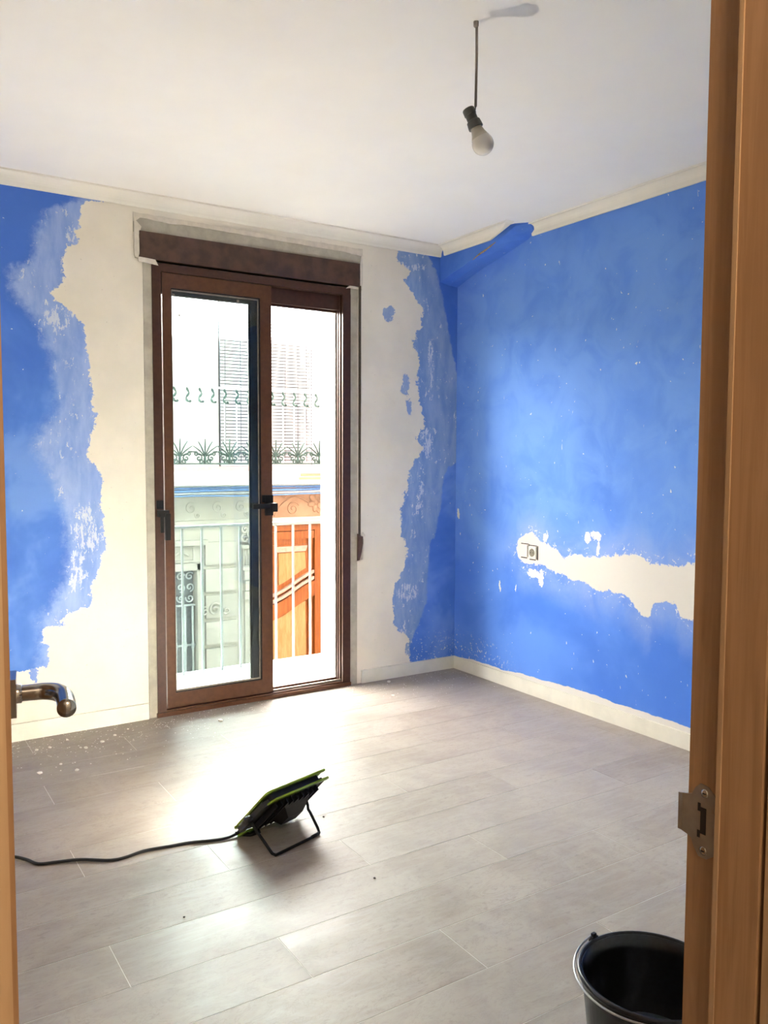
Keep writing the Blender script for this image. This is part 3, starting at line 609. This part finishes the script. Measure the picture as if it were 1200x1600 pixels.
# ------------------------------------------------------------------ plaster crumbs
def crumb(x, y, s, label, seed, group=None):
    rg = random.Random(seed); bm = bmesh.new(); bmesh.ops.create_icosphere(bm, subdivisions=1, radius=s)
    for v in bm.verts: v.co *= rg.uniform(.65, 1.15); v.co.z *= .55
    zmin = min(v.co.z for v in bm.verts)
    for v in bm.verts: v.co.z -= zmin
    o = fin('plaster_crumb', bm, M['crumb']); o.location = (x, y, 0); o.rotation_euler = (0, 0, rg.uniform(0, 6)); return thing(o, label, 'crumb', group or 'plaster crumbs on the floor')
crumb(1.546, 3.943, .016, 'largest cream plaster crumb, alone in front of the closed sash', 1)
crumb(2.672, 4.093, .014, 'white plaster crumb beside the short skirting near the corner', 2)
crumb(2.538, 3.846, .012, 'flat white plaster crumb at the edge of the dark floor corner', 3)
for i, (x, y) in enumerate(((.819, 4.059), (.729, 3.992), (.867, 3.895), (.849, 3.917), (.67, 3.99), (.628, 3.679), (1.108, 4.064), (1.029, 4.002), (.954, 3.943), (.727, 3.747), (.77, 3.633))):
    crumb(x, y, .008+.004*((i*7) % 3)/2, 'small white plaster crumb below the large filled patch', 10+i, 'small crumbs below the filled patch')
for i, (x, y) in enumerate(((1.449, 2.665), (1.369, 2.178), (.777, 2.285))):
    o = crumb(x, y, .005, ('dark grit speck beside the floodlight', 'dark grit speck on the planks before the floodlight', 'dark grit speck below the black cable')[i], 40+i, 'grit specks on the planks'); o.data.materials[0] = M['dark']
bm = bmesh.new(); rg = random.Random(5)
for k in range(650):
    t = rg.random()
    if t < .5: x, y = rg.uniform(.55, 1.5), D-.02-abs(rg.gauss(0, .22))
    elif t < .8: x, y = rg.uniform(1.2, 2.55), D-.03-abs(rg.gauss(0, .10))
    else: x, y = rg.uniform(2.5, 3.2), D-.03-abs(rg.gauss(0, .30))
    if y < 3.2: continue
    s = rg.uniform(.0008, .0032); a = rg.uniform(0, 3)
    vs = [bm.verts.new((x+s*math.cos(a+b)*1.4, y+s*math.sin(a+b), 0)) for b in (0, 1.7, 3.3, 4.8)]; tp = bm.verts.new((x, y, s*.9))
    bm.faces.new(vs[::-1])
    for j in range(4): bm.faces.new((vs[j], vs[(j+1) % 4], tp))
thing(fin('plaster_dust', bm, M['crumb']), 'fine white plaster dust strewn along the window wall', 'dust', kind='stuff')

# ================================================================== OUTSIDE
struct(boxes('floor_balcony', [(.6, 2.95, 4.43, 5.02, -.16, -.012), (1.30, 2.405, D+.075, 4.43, -.012, .0)], M['exterior']), 'white balcony slab outside the sliding door', 'balcony floor')
rl = thing(empty('balcony_railing', (1.9, 4.95, -.012)), 'plain white bar railing of the own balcony', 'railing')
part(rl, box('top_rail', (.7, 2.80, 4.935, 4.965, .910, .925), M['railw'], bevel=.004))
b0 = None
for k in range(17):
    x = 1.699-.127*7+.127*k
    if b0 is None:
        b0 = bmesh.new(); abox(b0, -.0065, .0065, -.0065, .0065, 0, .923); bo = fin('baluster', b0, M['railw'], rl, bevel=.002); bme = bo.data
    else: bo = bpy.data.objects.new('baluster', bme); COL.objects.link(bo); bo.parent = rl
    bo.location = (x-1.9, 0, 0)
for x in (.76, 2.74):
    part(rl, box('post', (x-.014, x+.014, 4.936, 4.964, -.012, .905), M['railw']))

struct(box('ground_street', (-13, 15, 4.43, 8.6, -2.7, -2.6), M['street']), 'grey street paving below the balcony', 'street')
ob = thing(empty('opposite_building', (3.9, 8.6, -2.6)), 'ornate cream townhouse across the narrow street', 'building')
def op(o): return part(ob, o)
FY = 8.6
op(boxes('lower_wall', [(-12, 2.50, FY, 9.0, -2.6, 1.03), (3.10, 3.80, FY, 9.0, -2.6, 1.03), (5.1, 13, FY, 9.0, -2.6, 1.03), (2.50, 3.10, FY, 9.0, .13, 1.03), (3.80, 5.1, FY, 9.0, .57, 1.03), (2.5, 3.1, FY, 9.0, -2.6, -1.6)], M['stone']))
op(boxes('upper_wall', [(-12, 3.38, FY, 9.0, 1.03, 6.5), (4.50, 13, FY, 9.0, 1.03, 6.5), (3.38, 4.50, FY, 9.0, 3.7, 6.5)], M['upper']))  # upper storey whitened, its overexposure put into the colour
op(box('dark_blind_backing', (3.38, 4.50, 8.85, 8.9, 1.2, 3.7), M['dark']))  # dark sheet standing in for the shadow lines between the blind slats
fz = op(box('frieze', (3.80, 5.4, FY-.03, FY, .665, 1.02), M['peach']))
op(box('frieze', (1.2, 3.80, FY-.025, FY, .665, 1.02), M['stone']))
# balcony slab with moulded edge and tiled top
sl = op(boxes('balcony_slab', [(.2, 6.2, 8.06, FY, 1.105, 1.205), (1.0, 6.2, 8.14, FY, 1.06, 1.11), (1.0, 6.2, 8.30, FY, 1.02, 1.06)], M['upper'], bevel=.012))
box('slab_moulding', (1.0, 6.2, 8.045, 8.10, 1.178, 1.2), M['upper'], None, bevel=.006).parent = sl
sl.children[0].matrix_parent_inverse = Matrix.Identity(4)
op(box('tile_edge', (1.0, 6.2, 8.08, FY, 1.205, 1.250), M['tile'], bevel=.004))
o = boxes('repaired_edge', [(4.10, 4.8, 8.055, 8.10, 1.145, 1.176), (4.08, 4.8, 8.05, 8.10, 1.108, 1.138)], M['peach']); op(o)
op(boxes('lintel_moulding', [(1.2, 6, FY-.06, FY, .615, .665), (1.2, 6, FY-.035, FY, .58, .615)], M['stone'], bevel=.006))
# cables slung under the slab
for i, (z, sag, mt, rad) in enumerate(((1.030, .004, 'cabb', .011), (1.000, .005, 'cabb', .015), (.970, .004, 'cabg', .009), (.945, .006, 'cabb', .008), (1.050, .002, 'cabg', .006))):
    pts = [(1.0+.4*k, 8.25-.012*i, z-sag*math.sin(k*1.7+i)) for k in range(14)]
    thing(tube('street_cable', catmull(pts, 4), rad, M[mt], None, 8),
          ('thick blue cable slung under the opposite balcony, second from its top', 'thickest blue cable of the bundle under the opposite balcony', 'grey cable in the middle of the bundle under the opposite balcony', 'thin blue cable lowest in the bundle under the opposite balcony', 'thin grey cable topmost under the opposite balcony')[i], 'cable', 'cables under the opposite balcony')
# carved scrolls on the frieze
def spiral(cx, cz, r0, turns, a0, sgn=1, n=26, y=FY-.035):
    return [(cx+sgn*r0*(1-.85*k/n)*math.cos(a0+turns*2*math.pi*k/n), y, cz+r0*(1-.85*k/n)*math.sin(a0+turns*2*math.pi*k/n)) for k in range(n+1)]
def scroll(name, parent, pts, rad, mat): o = tube(name, pts, rad, mat, None, 6); o.parent = parent; return o
for bx, mt, sgn in ((4.18, 'peach', 1), (4.86, 'peach', -1)):
    scroll('carved_scroll', fz, catmull([(bx-.16, FY-.035, .68), (bx-.10, FY-.04, .78), (bx, FY-.04, .86), (bx+.10, FY-.04, .90), (bx+.22, FY-.04, .86), (bx+.34, FY-.04, .78), (bx+.42, FY-.035, .70)], 6), .008, M[mt])
    scroll('carved_scroll', fz, spiral(bx+.08, .76, .085, 1.6, .5), .007, M[mt]); scroll('carved_scroll', fz, spiral(bx-.02, .92, .045, 1.2, 2.2), .006, M[mt]); scroll('carved_scroll', fz, spiral(bx+.10, .94, .04, 1.1, .2), .006, M[mt])
for cx, cz in ((4.56, .83),):                               # carved flower
    for k in range(6):
        a = k*math.pi/3+.3
        p = lathe('carved_petal', [(0, -.05), (.028, -.03), (.036, 0), (.024, .035), (0, .05)], M['peach'], None, 10, Matrix.Translation((cx+.07*math.cos(a), FY-.038, cz+.07*math.sin(a))) @ Matrix.Rotation(-a+math.pi/2, 4, 'Y') @ Matrix.Scale(.45, 4, (0, 1, 0))); p.parent = fz
fz2 = [o for o in ob.children if o.name.startswith('frieze') and o is not fz][0]
for bx in (3.05, 3.35, 3.62):
    scroll('carved_scroll', fz2, catmull([(bx-.13, FY-.03, .93), (bx-.05, FY-.035, .96), (bx+.05, FY-.035, .955), (bx+.13, FY-.03, .92)], 5), .007, M['stone']); scroll('carved_scroll', fz2, spiral(bx, .80, .07, 1.4, 1.0, y=FY-.03), .006, M['stone']); scroll('carved_scroll', fz2, spiral(bx+.07, .72, .035, 1.2, 2.5, y=FY-.03), .005, M['stone'])
# rusticated pier, stone surround of the barred window
for z in (.435, .140, -.150, -.445, -.740, -1.05):
    op(boxes('pier_course', [(3.20, 3.56, FY-.035, FY, z-.262, z-.012)], M['stone'], bevel=.008))
op(boxes('window_surround', [(2.40, 2.50, FY-.05, FY, -1.65, .20), (3.10, 3.17, FY-.05, FY, -1.65, .20), (2.40, 3.17, FY-.05, FY, .13, .21), (2.36, 3.22, FY-.07, FY, .40, .455)], M['stone'], bevel=.008))
op(boxes('relief_panel', [(2.55, 3.08, FY-.03, FY, .225, .24), (2.55, 3.08, FY-.03, FY, .375, .39), (2.55, 2.565, FY-.03, FY, .24, .375), (3.065, 3.08, FY-.03, FY, .24, .375)], M['stone'], bevel=.004))
rp = op(tube('relief_leaf', catmull([(2.62, FY-.02, .28), (2.72, FY-.03, .33), (2.82, FY-.03, .28), (2.92, FY-.03, .33), (3.02, FY-.02, .29)], 6), .014, M['stone'], None, 6))
op(tube('relief_leaf', spiral(3.30, -.32, .075, 1.5, .4, y=FY-.045), .013, M['stone'], None, 6)); op(tube('relief_leaf', spiral(3.43, -.34, .05, 1.3, 2.4, y=FY-.045), .011, M['stone'], None, 6)); op(tube('relief_leaf', spiral(3.18, -.33, .05, 1.3, 1.4, y=FY-.05), .011, M['stone'], None, 6))
pl = op(boxes('pilaster', [(3.625, 3.78, FY-.07, FY, .135, .34), (3.615, 3.79, FY-.09, FY, .095, .14), (3.60, 3.80, FY-.10, FY, .34, .375), (3.64, 3.77, FY-.075, FY, -.02, .09), (3.655, 3.77, FY-.06, FY, -.14, -.03), (3.645, 3.78, FY-.07, FY, -.24, -.145), (3.66, 3.77, FY-.03, FY, -2.6, -.24)], M['stone'], bevel=.008))
for x in (3.648, 3.687, 3.726, 3.765): tube('flute', [(x, FY-.072, .15), (x, FY-.072, .33)], .012, M['stone'], None, 6).parent = pl
for cx, cz in ((3.66, .45), (3.73, .50), (3.66, .55), (3.75, .42)): tube('capital_leaf', spiral(cx, cz, .05, 1.3, cx*9, y=FY-.05), .013, M['stone'], None, 6).parent = pl
for o in pl.children: o.matrix_parent_inverse = Matrix.Identity(4)
# barred window
op(box('window_glass', (2.50, 3.10, FY+.10, FY+.13, -1.65, .14), M['win']))
gw = op(box('window_grille', (2.50, 3.10, FY+.02, FY+.035, -.265, -.245), M['grille']))
for zz in (-.705, -1.3): box('cross_bar', (2.50, 3.10, FY+.02, FY+.035, zz, zz+.02), M['grille']).parent = gw
for x in (2.55, 2.66, 2.77, 2.88, 2.985, 3.07):
    tube('grille_bar', [(x, FY+.027, -1.6), (x, FY+.027, -.75), (x, FY+.027, -.70), (x, FY+.027, -.65), (x, FY+.027, -.27)], [.012, .012, .022, .012, .012], M['grille'], None, 8).parent = gw
for x in (2.61, 2.72, 2.83, 2.94, 3.04):
    for cz, tt in ((-.18, .0), (-.06, 2.0), (.06, 4.0)): tube('grille_scroll', spiral(x, cz, .048, 1.3, tt+x*3, y=FY+.027), .009, M['grille'], None, 6).parent = gw
# wooden street door
dr = op(boxes('street_door', [(3.80, 5.1, FY+.10, FY+.14, -2.6, .58)], M['dw']))
def dpart(name, pts, y0, y1, mat, bev=.006): o = prism(name, pts, y0, y1, mat, None, bevel=bev); o.parent = dr; return o
dpart('door_head', [(3.80, .50), (4.70, .50), (4.70, .57), (3.80, .57)], FY+.04, FY+.10, M['dw']); dpart('door_rail', [(3.80, .40), (4.62, .40), (4.62, .49), (3.80, .49)], FY+.06, FY+.10, M['dw'])
dpart('door_stile', [(4.585, -2.6), (4.70, -2.6), (4.70, .50), (4.585, .50)], FY+.045, FY+.10, M['dw']); dpart('door_stile', [(4.515, -2.6), (4.56, -2.6), (4.56, .40), (4.515, .40)], FY+.065, FY+.10, M['dw'])
dpart('door_stile', [(3.80, -2.6), (4.02, -2.6), (4.02, .40), (3.80, .40)], FY+.05, FY+.10, M['dw'])
def wave(x): return -.20+.32*(1/(1+math.exp(-(x-4.32)*6.5))-.5)*1.1
xs = [4.02+.05*k for k in range(11)]
dpart('upper_panel', [(x, wave(x)+.10) for x in xs]+[(4.50, .33), (4.02, .33)], FY+.075, FY+.10, M['dw'])
dpart('upper_field', [(x, wave(x)+.17) for x in xs[2:-1]]+[(4.46, .24), (4.12, .24)], FY+.055, FY+.075, M['dl'])
dpart('panel_moulding', [(4.07, .315), (4.50, .315), (4.47, .25), (4.11, .25)], FY+.06, FY+.075, M['carve'])
for off in (.085, .010):
    dpart('carved_rail', [(x, wave(x)+off+.018) for x in xs+[4.57]]+[(x, wave(x)+off-.018) for x in (xs+[4.57])[::-1]], FY+.035, FY+.075, M['carve'])
dpart('wave_rail', [(x, wave(x)-.03) for x in xs+[4.60]]+[(x, wave(x)-.21) for x in (xs+[4.60])[::-1]], FY+.05, FY+.10, M['dw'])
dpart('lower_panel', [(x, wave(x)-.22) for x in xs[:-1]]+[(4.50, -2.5), (4.02, -2.5)], FY+.07, FY+.10, M['dl'])
# roller blind of slats in the upper doorway
bl = thing(empty('slat_blind', (3.94, 8.56, 1.30)), 'white slatted roller blind hanging in the opposite balcony doorway', 'blind')
bm = bmesh.new()
for k in range(67): abox(bm, 3.385, 4.495, 8.555, 8.567, 1.252+.036*k, 1.252+.036*k+.026)
o = fin('slats', bm, M['blind']); o['kind'] = 'stuff'; part(bl, o)
for x in (3.44, 3.62, 3.80, 3.98, 4.16, 4.32, 4.43): part(bl, tube('ladder_cord', [(x, 8.552, 1.30), (x, 8.552, 3.68)], .0035, M['cordg'], None, 6))
part(bl, boxes('side_edge', [(4.496, 4.50, 8.55, 8.57, 1.252, 3.70), (3.38, 3.384, 8.55, 8.57, 1.252, 3.70)], M['cordg']))
# cast iron railing opposite: rods, hanging scrolls under the rail, palmettes at the foot
ci = thing(empty('cast_iron_railing', (3.7, 8.15, 1.25)), 'verdigris cast iron railing with palmettes on the opposite balcony', 'railing')
def cp(o): return part(ci, o)
cp(box('top_rail', (1.6, 5.4, 8.13, 8.17, 2.055, 2.075), M['rodw'])); cp(box('bottom_rail', (1.6, 5.4, 8.14, 8.16, 1.275, 1.29), M['iron']))
bm = bmesh.new()
for k in range(7):                                        # palmette blades
    a = math.radians(-66+22*k); L = .20-.05*abs(k-3)/3
    pts = [(0, 0, .07), (L*.5*math.sin(a), -.004, .07+L*.5*math.cos(a)), (L*math.sin(a)*1.12, -.008, .07+L*.92*math.cos(a))]
    atube(bm, catmull(pts, 3), [.006+.010*math.sin(math.pi*min(1, (i+1)/8)) for i in range(7)], 6, flat=.45)
for sg in (-1, 1):
    for cx, cz, r0 in ((.065, .055, .042), (.045, .02, .028), (.10, .10, .025)): atube(bm, [(p[0], p[1], p[2]) for p in spiral(sg*cx, cz, r0, 1.3, .6, sg, 14, 0)], .008, 6)
atube(bm, [(0, 0, 0), (0, 0, .09)], [.018, .012], 8)
pal = fin('palmette', bm, M['iron'], ci, smooth=True)
bm = bmesh.new()
dp_ = catmull([(-.004, 0, 0), (.004, 0, -.025), (.020, 0, -.055), (.002, 0, -.085), (-.010, 0, -.110), (.006, 0, -.140), (.030, 0, -.145), (.036, 0, -.128)], 4)
atube(bm, dp_, [.006+.008*abs(math.sin(i*.42)) for i in range(len(dp_))], 6)
drop = fin('scroll_drop', bm, M['iron'], ci, smooth=True)
bm = bmesh.new(); atube(bm, [(0, 0, 0), (0, 0, .78)], .006, 6); rod = fin('rod', bm, M['rodw'], ci)  # iron rods coloured white, the outdoor glare put into their colour
def put(src, x, z, first):
    o = src if first else bpy.data.objects.new(src.name.split('.')[0], src.data)
    if not first: COL.objects.link(o); o.parent = ci
    o.location = (x-3.7, 0, z-1.25)
for k in range(14): put(pal, 1.99+.2655*k, 1.285, k == 0)
for k in range(26): put(drop, 1.80+.1335*k, 2.055, k == 0); put(rod, 1.80+.1335*k, 1.28, k == 0)
